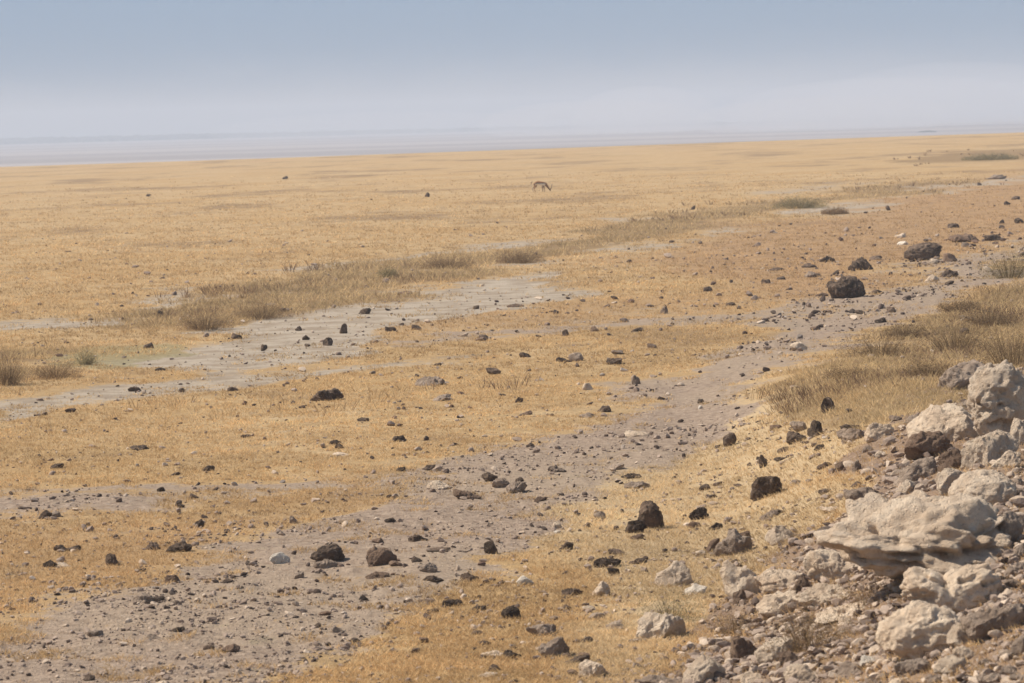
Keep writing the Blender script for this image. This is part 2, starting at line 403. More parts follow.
shrub(520, 262, 56, 12, 0, 'dark brown low shrub right of the flat brown shrub', 'the mid scrub shrub')
shrub(800, 208, 60, 11, 1, 'olive green low shrub at the left of the far right grass strip', 'the far olive shrub')
shrub(990, 160, 60, 6, 1, 'dark green far shrub low on the right near the skyline', 'the far green shrub')
shrub(1010, 278, 66, 28, 1, 'green brown bush at the right edge above the dark rocks track', 'the green right edge bush')
shrub(955, 350, 90, 34, 0, 'brown shrub with dark seed heads above the grey mottled boulder', 'the seed head shrub', 1., True)
shrub(1012, 366, 90, 50, 0, 'dark brown dense shrub at the right edge above the tall pitted boulder', 'the dense right edge shrub', 1.2, True)
shrub(880, 356, 96, 26, 0, 'straw brown shrub dotted with dark seeds, left of the seed head shrub', 'the dotted shrub', .8, True)
shrub(672, 620, 72, 30, 1, 'dry olive wisp of a shrub behind the flat pinkish foreground rock', 'the olive wisp shrub', .7)
shrub(812, 650, 110, 54, 0, 'reddish brown dry bush between the pale foreground rocks', 'the red brown bush', .6)
shrub(868, 604, 80, 30, 0, 'small brown dry bush below the left nose of the great slab', 'the bush below the slab', .6)
shrub(735, 632, 60, 26, 0, 'thin brown bush left of the red brown bush', 'the thin brown bush', .6)
for a in ((925, 376, 60, 20, 'the near seed head tuft', 'small dark seedy shrub just left of the mottled grey boulder'), (905, 338, 50, 16, 'the middle seed head tuft', 'dark seedy shrub left of the seed head shrub, nearest the gravel track'),
          (990, 326, 70, 24, 'the upper brown brush', 'brown brushy shrub near the right edge between the green bush and the dark one'), (850, 378, 60, 14, 'the left seedy tuft', 'thin dark seedy tuft at the left of the right scrub'),
          (960, 312, 50, 14, 'the track side brush', 'brown low brush beside the upper right gravel track')):
    shrub(a[0], a[1], a[2], a[3], 0, a[5], a[4], 1.2, True)
shrub(835, 214, 30, 6, 0, 'tiny brown shrub behind the small white gravel pan at the right', 'the tiny far shrub')

# ------------------------------------------------------------------ rocks
def rockmat(name, c0, c1, c2, sc=14, spot=.5):
    t = NT(name); tc = t.n('ShaderNodeNewGeometry').outputs['Position']
    oi = t.n('ShaderNodeObjectInfo').outputs['Random']
    a = t.noise(tc, sc*.35, 5, .6); b = t.noise(tc, sc*1.6, 6, .7); f = t.noise(tc, sc*6, 4, .7)
    c = t.mix(t.ramp(a, .35, .65), c0, c1)
    c = t.mix(t.ramp(b, .52, .72, 0, spot), c, c2)
    c = t.mix(1, c, t.mix(oi, (.68, .66, .64) if c0[0] < .3 else (.86, .85, .84), (1.4, 1.33, 1.24) if c0[0] < .3 else (1.15, 1.12, 1.08)), 'MULTIPLY')
    v = t.n('ShaderNodeTexVoronoi', Scale=sc*2.2); t.l(tc, v.inputs['Vector'])
    d2 = t.noise(tc, sc*.12, 4, .6); c = t.mix(t.ramp(d2, .52, .7, 0, .4), c, (c2[0]*.9, c2[1]*.85, c2[2]*.8) if name != 'black_lava' else (.30, .22, .16))
    hb = t.math('ADD', t.math('ADD', b, t.math('MULTIPLY', f, .5)), t.math('MULTIPLY', t.ramp(v.outputs[0], 0, .35), .35))
    t.bsdf(c, .93, .15, hb, 1.0, .05)
    return t.m
RM = {'d': rockmat('black_lava', (.065, .048, .038), (.19, .14, .108), (.42, .325, .245), 14, .8),
      'b': rockmat('brown_lava', (.17, .115, .085), (.27, .195, .145), (.38, .29, .21)),
      'g': rockmat('grey_stone', (.32, .245, .19), (.48, .38, .30), (.20, .145, .115)),
      'p': rockmat('pale_limestone', (.64, .50, .37), (.80, .66, .51), (.40, .28, .19), 12, .6),
      'w': rockmat('white_stone', (.78, .69, .58), (.85, .77, .66), (.52, .44, .36))}
ICO = {}
def ico(n):
    if n not in ICO:
        bm = bmesh.new(); bmesh.ops.create_icosphere(bm, subdivisions=n, radius=1)
        V = np.array([v.co[:] for v in bm.verts]); Fc = np.array([[v.index for v in f.verts] for f in bm.faces]); bm.free()
        ICO[n] = (V/np.linalg.norm(V, axis=1)[:, None], Fc)
    return ICO[n]
def rock_verts(n, seed, typ, w, d, h, outline=None, tilt=0., box=.0, strata=0., pits=0.):
    V, Fc = ico(n); V = V.copy(); r = np.random.default_rng(seed)
    if outline:
        o = np.array(outline, float); x0, x1 = o[:, 0].min(), o[:, 0].max(); z0, z1 = o[:, 1].min(), o[:, 1].max()
        o = np.stack([(o[:, 0]-x0)/(x1-x0)*2-1, -((o[:, 1]-z0)/(z1-z0)*2-1)], 1)
        th = np.arctan2(o[:, 1], o[:, 0]); rad = np.hypot(o[:, 0], o[:, 1]); k = np.argsort(th); th = th[k]; rad = rad[k]
        a = np.arctan2(V[:, 2], V[:, 0]); rr = np.interp(a, np.concatenate([[th[-1]-2*math.pi], th, [th[0]+2*math.pi]]), np.concatenate([[rad[-1]], rad, [rad[0]]]))
        s = np.sqrt(np.clip(1-V[:, 1]**2, 0, 1))**.75
        V = np.stack([rr*np.cos(a)*s, V[:, 1], rr*np.sin(a)*s], 1)
    sz = np.array([w/2, d/2, h/2])
    nc = 9 if outline else {'d': 15, 'b': 14, 'g': 16, 'p': 16, 'w': 9}[typ]
    for _ in range(nc):
        dr = r.normal(0, 1, 3); dr /= np.linalg.norm(dr); q = V@dr; dd = q.max()*(r.uniform(.62, .90) if not outline else r.uniform(.9, .97))
        V = V-np.maximum(0, q-dd)[:, None]*dr*.97
    if not outline:
        V = V*(1+.38*fbm(V*.9+r.uniform(-50, 50, 3), 2, 31))[:, None]; V[:, 2] += r.uniform(-.35, .35)*V[:, 0]; V[:, 0] += r.uniform(-.3, .3)*V[:, 2]
        V[:, 2] = np.maximum(V[:, 2], -.55)
    V = V/np.abs(V).max(0)[None, :]
    dirv = V/np.maximum(np.linalg.norm(V, axis=1)[:, None], 1e-3)
    V = V*sz
    m = (w*h*d)**(1/3); off = r.uniform(-50, 50, 3)
    amp = {'d': .09, 'b': .08, 'g': .07, 'p': .055, 'w': .04}[typ]
    nz = fbm(V/(m*.5)+off, 2, 3)*amp*(.9 if outline is None else .5)
    if n >= 4:
        b1 = np.abs(fbm(V/(m*.23)+off, 3, 7)); nz = nz+(b1-.2)*amp*(-1.7 if typ in 'pg' else .8)
        nz = nz+fbm(V/(m*.09)+off, 2, 8)*amp*.35
    if n >= 5:
        rg = 1-2*np.abs(fbm(V/(m*.3)+off+9, 3, 12)); nz = nz-np.clip(rg-.5, 0, 1)*amp*1.3
        nz = nz+fbm(V/(m*.04)+off, 2, 18)*amp*.2
        if strata: nz = nz-np.clip(np.abs(fbm(V/(m*np.array([.8, .5, .2]))+off, 3, 44))-.12, -.2, .5)*.30
    if pits:
        pn = fbm(V/(m*np.array([.34, .2, .13]))+off+3, 3, 15); nz = nz-np.clip(pn-.18, 0, .25)*pits
    V0 = V.copy(); V = V+dirv*(nz*m)[:, None]
    if strata:
        u = (V0[:, 2]+.16*V0[:, 0]+.10*V0[:, 1])/h*4.2+1.3*fbm(V0/(m*.8)+off, 2, 5)+.3*fbm(V0/(m*.15)+off, 2, 6)
        f = u-np.floor(u); sh = np.where(f < .8, f/.8, (1-f)/.2)-.5
        hz = dirv*np.array([.6, 1, .15]); V = V+hz*(sh*strata*m)[:, None]
    V[:, 2] += tilt*V[:, 1]
    return V, Fc
# catalogue: crop key -> origin, scale.  entries: cx, cy(base), w, h, type [, short, label]
K = 3.879
CAT = []
def add(key, s):
    ox, oy, sc = key
    for ln in s.strip().split(';'):
        ln = ln.strip()
        if not ln: continue
        q = ln.split('|'); a = q[0].split()
        cx, cy, w, h = map(float, a[:4]); typ = a[4] if len(a) > 4 else 'd'
        CAT.append(dict(x=ox+cx/sc, y=oy+cy/sc, w=w/sc, h=h/sc, t=typ, short=q[1].strip() if len(q) > 1 else None, label=q[2].strip() if len(q) > 2 else None))
add((0, 170, K), '''575 104 18 8|the far left speck stone|tiny dark stone on the far brown grass band, upper left;375 108 10 8;490 112 12 8;233 157 10 8;296 287 18 8;
265 319 30 7|the flat far left stone|small flat dark stone alone on the golden grass far left;193 322 14 6;418 314 12 8;428 350 12 8;618 438 12 12;823 226 14 7;855 155 10 7;845 126 9 6;835 288 12 7;988 244 10 7;945 276 12 6;64 436 8 6;64 495 8 7;175 550 26 10 b;
40 125 9 7;697 130 9 8;323 118 12 7;620 576 32 32|the stone at the scrub's left end|round dark stone at the left foot of the brown scrub;148 670 16 12;920 655 44 28|the black stone on the pan's left tip|black stone at the left tip of the white pan;887 655 24 14;480 580 36 16 b''')
add((240, 170, K), '''175 36 18 9|the far mid left stone|tiny dark stone near the skyline, left of centre;727 106 18 14|the far stone left of the gazelle|small dark stone on the far grass well left of the gazelle;530 78 8 8;260 116 9 7;621 173 10 6;830 199 10 7;1000 207 18 8;98 296 10 8;265 331 16 8;56 245 8 6;510 116 16 6;
488 556 44 30|the oval stone on the white pan|oval dark stone alone in the upper middle of the white pan;586 553 18 11;918 536 34 20|the stone at the pan's top right|dark rounded stone near the upper right end of the white pan;952 527 14 8;1000 536 22 12 b;655 573 10 7;630 599 32 8;227 620 30 14|the flat stone on the pan's upper left|flattish dark stone on the upper left of the white pan;136 630 14 12;
402 630 26 25|the upright stone on the pan|small upright dark stone in the middle of the white pan;585 628 45 26|the left stone of the pan's pair|dark stone, left of two on the right edge of the white pan;610 630 24 10;686 622 40 26|the right stone of the pan's pair|dark rounded stone, right of two at the pan's right edge;785 585 12 8;980 625 22 16;868 626 18 8;935 664 54 20 b;
258 655 34 24|the topmost stone of the pan cluster|dark stone topmost in the tight cluster on the white pan;262 678 50 14;230 656 12 10;343 678 40 34|the cubic stone on the pan|dark blocky stone just right of the tight cluster on the pan;440 674 44 14 b;490 681 16 10;645 483 70 20 b|the flat brown stone above the pan|flat brown stone on the scrub edge above the white pan;1012 485 16 14;760 540 14 6 p''')
add((500, 170, K), '''750 154 18 12|the far stone right of the gazelle|small dark stone on far golden grass well right of the gazelle;282 118 8 7;280 152 8 7;403 100 8 6;728 107 8 6;703 84 8 6;316 130 8 6;68 120 7 6;337 228 8 6;43 262 8 7;632 274 12 10;500 306 20 12;
246 352 30 11;212 353 20 7;177 381 14 8;455 361 14 8;505 359 28 14|the centre far stone|small dark stone near the photo's centre line above the orange grass;628 355 14 9;505 379 14 6 p;738 357 12 9;372 380 14 8;843 247 14 12;758 250 16 7;665 281 30 9;715 305 16 8;865 333 20 10;977 333 16 10;880 348 26 8;822 336 14 8 p;
826 382 26 16;898 437 32 14;803 473 42 26|the black stone in the orange grass|round black stone alone in the orange grass right of centre;1018 440 14 18;950 410 14 8 p;642 456 22 9;580 456 12 8;446 503 32 18|the dark stone right of the pan|small dark stone on orange grass right of the white pan;262 496 36 16;185 504 28 12;322 510 36 9;180 555 18 7;300 548 26 16;293 580 16 10;507 515 50 10 b;
586 531 36 20;638 558 34 30 g|the grey round stone|grey round stone with a pale top just above the thin gravel strip;326 590 28 14 p;70 598 14 9;65 632 26 14;152 648 40 18;253 645 30 26|the round stone on the thin strip|round dark stone on the thin grey gravel strip at centre;363 628 42 26 b;425 642 34 22;538 628 46 20|the low stone on the thin strip|low wide dark stone on the thin gravel strip right of centre;
670 584 26 10;736 583 26 12;798 595 34 22 g;830 532 30 10;898 527 44 18|the flat stone by the orange grass edge|flat dark stone on orange grass near the grey rounded strip stones;930 540 36 12;958 518 24 8;985 558 32 18;928 580 32 18;928 562 20 10;1007 584 24 10;843 616 14 10;62 530 74 20 b|the brown mound by the pan tip|low brown mound of stone at the right tip of the white pan;950 262 10 7;978 262 10 7''')
add((760, 170, K), '''332 500 150 82 d|the round brown-black boulder|large rounded brown-black boulder standing on the gravel track at right;262 358 66 30|the small block behind the round boulder|dark blocky stone on orange soil behind the rounded boulder;388 392 112 54|the jagged black boulder|jagged black boulder up and right of the rounded brown-black boulder;
634 354 146 62|the long black boulder|long low black boulder tapering right, on the upper right soil;800 282 144 36 b|the long brown boulder|long brown low boulder near the right edge, behind the long black one;915 276 90 30;748 226 50 22|the stone on the red slope|dark stone alone on the reddish slope at upper right;
728 418 90 38|the black stone below the long boulder|wide black stone on the track in front of the long black boulder;732 446 42 22;645 278 40 14;190 380 60 22;203 418 66 28 g;20 442 42 22|the dark stone at the track's left|dark stone on orange grass left of the rounded boulder;65 391 70 16;115 465 40 16;85 425 70 10;425 227 24 14;286 257 24 10;552 292 46 18 w|the white stone on red soil|small white stone on the reddish soil above the long black boulder;
548 264 50 22 p;660 434 60 28 p|the pale stone below the long boulder|pale stone touching the left of the wide black track stone;672 368 42 26 p;740 360 60 44 b;190 488 22 20;240 492 50 20 b;280 510 40 18;170 524 40 16;133 554 32 14;75 562 36 18 g;345 515 24 10;460 482 44 22;560 466 36 16;
392 558 46 20;505 552 44 30|the black wedge on the track|black wedge stone on the gravel below the rounded boulder;462 535 50 24 p;470 592 50 30;592 592 34 18;585 608 26 14;590 638 18 12;715 592 24 14;727 612 24 18;785 575 40 20 p;815 588 50 20;788 640 46 30|the dark stone in right scrub|dark stone in the brown scrub grass right of the track;
670 464 24 18;870 446 20 12;850 360 18 12;445 350 60 22;1010 208 44 26|the dark stone on the right edge|dark stone at the right edge where the track leaves the photo;940 208 40 16;940 226 44 12;958 136 50 14;992 116 36 18|the upper right corner stone|dark stone near the right edge, highest of the larger ones;825 134 22 14;735 56 16 10;920 36 80 20 g;850 58 40 22;
408 168 24 10;320 162 14 9;465 156 12 8;498 156 18 14|the stone on the small white pan|small dark stone at right end of the small white gravel pan;440 150 16 8;570 110 22 10;635 86 14 9;745 166 14 8;860 78 14 10;875 93 18 8;910 140 18 8;625 164 16 9;395 250 20 8;75 218 24 8;120 212 18 8;55 305 14 10;85 322 14 10;55 325 14 10;
440 296 34 20 b;470 266 30 14 g;318 275 40 14 b;260 292 30 12;180 328 30 10;295 405 44 14;5 582 12 12;220 618 50 20 b;150 650 60 14 g;800 300 40 24 g''')
add((0, 330, K), '''578 72 42 28|the dark stone above the mossy patch|dark rounded stone on yellow grass above the mossy green patch;148 50 16 11;164 120 20 16;232 106 36 16 b;76 92 14 8;890 98 24 12;624 158 46 16|the flat stone on the mossy patch|flat dark stone at the lower edge of the mossy patch;455 214 24 8;
524 234 52 26|the left of three stones on the pale strip|dark domed stone, left of three on the pale strip at left;593 252 32 16;703 239 30 22|the middle of three stones on the pale strip|small round stone, middle of three on the pale strip;905 238 50 24|the right of three stones on the pale strip|dark wide stone, right of three on the pale strip;397 293 30 22 g;540 275 24 22;172 330 36 20 b|the brown stone in left tall grass|brown stone half hidden in tall orange grass at left;
948 290 38 18 b;1005 428 28 16;540 467 76 26|the wide low stone in left grass|wide low dark stone in golden grass, centre left;458 510 32 10;156 490 24 12;172 506 26 14;198 506 30 18 b;215 540 64 26|the black slab of the left trio|black flat stone, lowest of the left trio in golden grass;535 530 38 20 g;805 550 58 30|the round black stone above the left strip|round black stone in grass above the thin grey strip, left;
573 556 18 10;683 563 40 18;722 544 14 12;855 538 10 8;680 524 26 8 b;383 650 36 22;625 630 32 24|the round stone on the left strip|round dark stone on the narrow grey strip at left;750 656 42 26;835 626 36 14;766 602 30 8;870 598 26 10;910 600 40 10 p;985 590 20 12;298 652 16 10;690 683 56 14;45 640 40 10;937 122 12 8;877 118 14 8;1017 76 16 10;588 216 14 8''')
add((240, 330, K), '''92 77 26 20|the left dark stone of the lower pan|small dark stone at the lower left of the white pan;137 76 16 11;94 107 18 10;46 110 10 8;252 194 16 9;298 192 30 16 g;515 170 36 12 g;143 188 14 9;766 138 30 16|the stone right of the pale strip|small dark stone at the right end of the pale strip;745 218 112 34 g|the flat mauve rock|flat mauve grey rock half sunk in golden grass near centre;
335 278 130 50 d|the cracked low outcrop|low cracked dark rock in golden grass left of centre;478 356 50 22|the dark stone left of centre|dark grey stone in golden grass just below the mauve rock, left;785 278 76 30 g|the low grey rock|low grey rock in grass just below the flat mauve rock;858 250 40 20 b;985 175 60 34|the black stone right of the mauve rock|dark stone with pale base right of the flat mauve rock;853 190 34 14;685 180 36 10;1010 255 36 20;930 248 18 10;
73 425 26 12;146 477 30 14;370 444 46 24|the upper stone of the grass pair|dark pale-topped stone, upper of a touching pair in golden grass;390 462 44 24|the lower stone of the grass pair|dark stone, lower of a touching pair in golden grass;395 488 64 16 p|the pale flat stone under the pair|pale flat stone just under the touching dark pair;614 436 60 32|the dark oval in central grass|dark oval stone in golden grass left of the gravel track;690 468 50 12 p;780 452 36 12;836 446 26 16;597 487 32 8;235 514 20 8;
625 549 40 24;733 547 50 28|the dark stone on the track's upper edge|dark stone with pale chip on the upper edge of the gravel track;770 545 26 16 p;770 614 96 32 p|the pale pointed stone on the track|pale stone with pointed top left of the brown black slab;972 592 74 48|the rounded black track stone|rounded black stone on the gravel track, right of the pale one;880 655 110 44 b|the brown black slab|brown-black low slab on the middle of the gravel track;
1018 612 70 44 g|the grey rounded track stone|grey rounded stone touching the rounded black track stone;620 628 20 10;720 585 12 8;156 284 18 10;20 285 40 16 b;165 588 40 14 g;175 602 20 10;245 598 20 8;600 345 40 12 b;820 300 40 16 b;890 303 38 16 b;848 342 28 12;700 306 34 10;495 72 26 16;420 106 34 8;940 34 46 20;690 50 30 16;405 165 20 7''')
add((500, 330, K), '''98 108 48 26|the pale-topped stone at centre|small dark pale-topped stone at the centre of the photo;588 72 40 24|the black stone in centre right grass|black stone alone in golden grass right of centre;460 97 54 24 g;514 86 36 20 p;445 136 70 32|the angular dark stone|angular black stone under two paler ones right of centre;300 122 62 36 g|the grey block of the central group|grey block stone, right of the pair at the centre;300 142 44 16;247 126 62 26|the dark block of the central group|dark stone left of the grey block at the centre;
480 160 40 18 p;395 178 40 14 p;525 213 44 38 g|the leaning grey stone|leaning grey stone in golden grass above the gravel track;340 234 44 34 p|the whitish stone in grass|whitish stone sunk in golden grass above the gravel track;113 160 32 14;72 283 36 28;15 255 24 22;105 330 50 22 b;160 196 30 10 p;405 320 52 32|the black stone at the grass edge|knobby black stone where golden grass meets the gravel track;340 342 60 24 g;
782 284 32 22|the square stone on the track|small square black stone on the gravel track, right of centre;775 310 40 14 w;833 296 24 12;940 180 40 18;905 382 28 16;976 304 20 12;1010 325 24 14 p;888 454 58 48|the upright black tooth|upright black triangular stone on pale straw right of the track;845 458 40 12;988 444 14 12;750 376 16 10;525 422 90 24 p|the flat pale slab on the track|flat pale topped slab on the middle of the gravel track;478 468 50 14 p;540 450 44 20 p;
606 460 38 20;355 468 30 14;116 456 34 22|the dark stone mid track|small round dark stone on the left part of the upper gravel track;15 520 28 26;130 550 30 18;450 552 60 30 g;510 580 86 30|the black slab over the grey one|black low slab lying just behind a grey one on straw;530 618 90 32 g|the grey slab under the black one|grey low slab in front of the black slab on straw;470 597 36 14;796 625 50 32;846 608 38 24|the dark stone left of the knobby cluster|dark stone on straw left of the dark knobby boulder;676 574 30 12;780 526 28 14 b;836 542 26 12;
240 635 32 18;150 670 66 28 b;60 630 80 50 g|the rounded rubbly track rock|grey rubbly rounded rock on the lower gravel track;75 590 36 26;220 560 70 30 g;375 550 24 18 p;365 586 16 12;695 378 30 20 g;715 495 40 18;700 660 24 12;795 670 30 14;900 618 40 22 g''')
add((760, 330, K), '''150 85 60 36 p|the pale stone on the upper track|pale stone with dark shadow on the upper gravel track;205 105 30 10;780 236 180 104 g|the mottled grey boulder|grey mottled boulder in straw grass above the pale pile;795 312 70 36 g;
925 445 245 245 p|the tall pitted boulder|tall pitted pale boulder at the top of the right rock pile;700 450 270 130 p|the smooth domed rock|smooth domed pale rock left of the tall pitted boulder;660 500 204 112 b|the red brown rock|red brown rock below the smooth domed rock;905 530 220 120 p|the hollow-sided rock|pale brown rock with a hollow side under the tall pitted boulder;
735 552 130 90 b;1000 455 80 95 p|the right edge upper rock|pale rock cut by the right edge beside the tall pitted boulder;598 590 160 88 g|the dark-bellied rock|grey rock with dark underside left of the pale blocks, above the slab;580 637 96 52 p;740 645 156 90 p|the tilted cream rock|cream tilted rock just above the left of the great slab's top;
862 712 230 124 p|the bright blocky rock|bright blocky pale rock resting behind the top of the great slab;960 548 116 62 p;1000 610 66 44 g;1005 665 74 50 g;265 328 62 60|the dark knob at the scrub edge|dark knobby stone at lower left edge of the straw scrub;343 323 44 20;160 395 76 44 g;143 440 104 48|the flat black stone of the dark trio|flat black stone, lowest of the dark trio right of the track;
215 418 64 66|the tall black stone of the dark trio|tall black stone, right of the dark trio right of the track;350 398 94 34|the black lid stone|flat black stone lying on top edge of a pale-streaked grey one;352 440 100 50 g|the streaked grey stone|pale-streaked grey stone right of the dark trio;465 427 100 56 p|the pinkish block|pinkish pale block left of the red brown rock;527 356 50 30 g;600 362 60 36 g;
93 474 50 28;226 470 46 30;20 330 40 14 p;80 325 30 10;40 362 30 22 b;60 388 50 24 b;410 480 50 36 g;470 502 50 30 p;248 540 62 32 b;375 555 40 44 g|the stubby grey stone|stubby grey stone with a bright right side on the straw;320 548 80 44 b;375 610 46 26;145 600 44 24 g;190 590 44 18 g;252 635 60 24;80 508 54 18;15 535 40 50;
30 655 136 88|the dark knobby boulder|dark rounded knobby boulder on straw left of the great slab;400 690 130 66 g|the grey ledge above the slab nose|grey low rock on straw above the left nose of the great slab;255 420 40 22 p;290 478 30 22 p;560 690 100 40 g;650 688 90 32 p''')
add((760, 506, 3.86), '''600 322 660 300 p|the great slab|huge pale layered slab with a dark overhang, largest rock in the photo;742 442 350 160 p|the pitted rock below the slab|pitted pale rock directly beneath the right half of the great slab;625 600 300 185 p|the split rock|pale rock split by a dark shadow, lower right below the pitted one;
790 545 130 80 p;796 602 92 60 p|the round pale cobble|round pale cobble with dark shadow right of the split rock;290 290 210 100 p|the humped rock by the nose|humped pale rock directly below the left nose of the great slab;250 400 215 84 p|the wide-topped pale rock|wide flat-topped pale rock below the humped rock;330 445 200 62 p|the pale ledge|pale thin ledge of rock below the wide-topped pale rock;
330 480 96 46 p;60 345 190 84 p|the sloping grey-pale rock|sloping pale rock left of the humped rock, above the brown bush;160 340 100 76 b;78 430 170 86 p|the low pale rubble rock|low pale rubbly rock left of the brown bush;425 618 84 46 w|the small bright wedge|small bright wedge stone in front of the brown bush;60 605 165 84 p|the lower left pale rock|pale rock left of the red brown bush near the bottom;120 630 110 66 b;
590 668 130 58 g|the grey wedge near the bottom|grey wedge rock near the bottom below the split rock;360 662 110 56 g;165 700 150 80 p|the bottom pale rock|pale rock at the bottom edge below the red brown bush;740 650 136 66 p|the flat pale rock|flat pale rock on grey rubble below the round cobble;680 690 90 46 g;910 510 220 110 g|the grey rubble mound|grey rubbly rock at the right, beside the split rock;
1000 570 60 76 g;855 300 96 52 p;950 165 130 120 g|the rock behind the slab's right end|grey broken rock behind the right end of the great slab;1005 205 66 56 g;980 275 96 52 g;990 325 86 40 g;940 310 54 44;95 142 130 62 p|the flat pale stone on straw|flat pale stone on straw left of the great slab's nose;30 52 74 40 g;75 32 50 24;275 26 84 28 p;970 655 90 46 g;
900 700 110 50 g;670 590 66 44 b;705 592 44 28 p;880 610 70 40 g;950 600 60 36 g;1005 690 80 40 g;540 545 80 40 g;480 500 80 40 g;540 700 90 40 p;440 700 80 40 g''')
add((500, 506, 3.86), '''585 95 100 100 d|the upright brown tooth|tall pointed grey-brown stone standing on straw in the lower centre;525 109 94 58|the dark stone leaning on the tooth|dark stone leaning on the left of the tall pointed stone;530 130 56 30 b;765 58 84 62|the black lump with pebbles|black lumpy stone with a brownish cobble in front;755 86 52 34 b;835 92 58 36;875 72 26 22;
390 55 54 42 g|the grey cobble on the track's end|grey cobble where the gravel track meets straw, lower centre;390 92 36 18;335 85 36 26;308 97 30 22;175 88 40 22;125 78 34 18;220 84 50 34 p;220 107 38 14 w;155 33 40 20;260 173 70 44|the folded dark stone|dark folded stone on straw just off the gravel track;450 190 70 32|the flat dark stone of the central four|flat dark stone, topmost of four on lower central straw;
408 240 124 46|the long dark stone of the central four|long dark lumpy stone, leftmost of four on lower central straw;435 270 56 36;528 227 84 32|the right dark stone of the central four|low dark stone, rightmost of four on lower central straw;100 307 66 42 w|the white-topped stone|small white-topped stone on straw in the lower centre;250 262 36 14;280 348 90 42|the dark stone right of the white-topped one|dark low stone right and below the white-topped stone;
495 265 36 28 p;466 292 14 14;390 350 64 54 p|the pinkish round cobble|pinkish pale rounded cobble on lower central straw;330 385 36 16;255 403 44 28 b;345 405 60 22 p;375 440 56 30 g;212 440 50 18 g;44 440 76 60|the black pointed stone|black pointed stone standing on bottom centre straw;165 505 116 46 g|the stacked grey stone|grey dark layered stone in the bottom centre;
200 590 116 74 g|the arched dark rock|arched dark grey rock below the stacked grey stone;335 530 50 32;440 482 66 40 p;50 592 80 46|the grey-dark wedge|dark wedge stone at bottom, left of the arched rock;300 614 94 42;330 585 60 24 b;285 660 52 36 b;355 668 96 64 p|the pale bottom wedge|pale wedge stone at the bottom edge right of the arched rock;20 672 30 20;65 682 36 18;400 660 80 30 b;
670 318 136 88 p|the left-lit pale boulder|rounded pale boulder bright on its left side, on straw;757 342 78 44 w|the small white cobble|small white cobble touching the right of the left-lit pale boulder;905 198 136 92 g|the olive grey boulder|olive grey pitted boulder on straw below the dark knobby boulder;820 182 60 54 b|the brown slanted stone|brown slanted stone touching the left of the olive grey boulder;945 132 66 44 b;772 196 42 28 p;
935 362 160 140 p|the slanting pale rock|large pale slanting rock left of the sloping pile below the slab;930 384 64 60 b;612 520 194 96 p|the flat pinkish rock|flat pinkish pale rock in the lower centre right, by the olive wisp;545 527 52 22 g;945 598 136 96 b|the brown slope rock|brown sloping rock beside the brown dry bushes;790 700 156 100 p|the pale bottom slab|pale slab rising at the bottom edge right of centre;
630 700 190 52 g|the low bottom ledge|low grey ledge at the bottom edge left of the pale slab;980 700 100 50 p''')
add((240, 506, 3.86), '''205 70 36 32 g|the grey upright stone on the gravel|small grey upright stone at upper left of the gravel track;150 108 28 14;580 74 44 26|the black stone on the mid gravel|small black stone on the middle of the gravel track;530 133 60 30 b;690 130 90 36|the black arrow stone|black arrow-shaped low stone on the gravel track;770 186 104 20|the flat dark plate|long thin dark plate stone on the gravel;
968 190 58 56|the egg-shaped stone|egg-shaped grey black stone standing at the gravel's edge;958 74 30 18;335 220 140 66|the big tilted block|big black tilted block on the lower left gravel;330 244 80 40 g|the grey stone against the tilted block|grey stone lying in front of the big tilted block;157 228 74 52 w|the cream cobble|smooth cream white cobble left of the big tilted block;28 225 40 22;225 278 44 34 g;380 268 28 12;300 262 34 14;
530 246 150 84 b|the red crumbling rock|reddish brown crumbling rock on the gravel, lower left of centre;525 284 104 32 b|the red low stone|low reddish stone just in front of the red crumbling rock;605 246 60 28 b;680 240 46 30|the black lump right of the red rock|small black lump right of the red crumbling rock;730 266 66 46 g|the pale grey cobble|pale grey cobble right of the small black lump;745 298 80 38|the dark low stone under the grey cobble|dark low stone directly under the pale grey cobble;828 290 36 14;
895 296 84 50 b|the brown block|brown blocky stone on the straw edge of the gravel;930 238 50 18 b;820 390 90 40|the long dark stone on straw|long dark stone on straw at the gravel's lower edge;745 412 50 20;718 375 60 18 b;732 440 26 18;925 405 70 28;480 357 42 24|the lone dark stone mid gravel|small dark stone on the gravel below the red low stone;325 425 60 26 b;215 440 44 14;295 477 42 26|the left of three lower stones|small dark stone, left of three in a row on the lower gravel;
378 502 52 36 g|the grey one of three lower stones|grey angular stone, middle of three in a row;445 534 52 30|the right of three lower stones|dark stone, right of three in a row on lower straw;715 532 44 30 b;678 570 36 28 b|the small brown round stone|small brown round stone on bottom straw left of centre;915 500 62 26;945 538 60 22;970 585 80 28 p|the pale flat stone at bottom|pale flat stone near the bottom centre;975 640 46 36;950 665 80 20 p;312 590 24 10;400 415 40 18 p''')
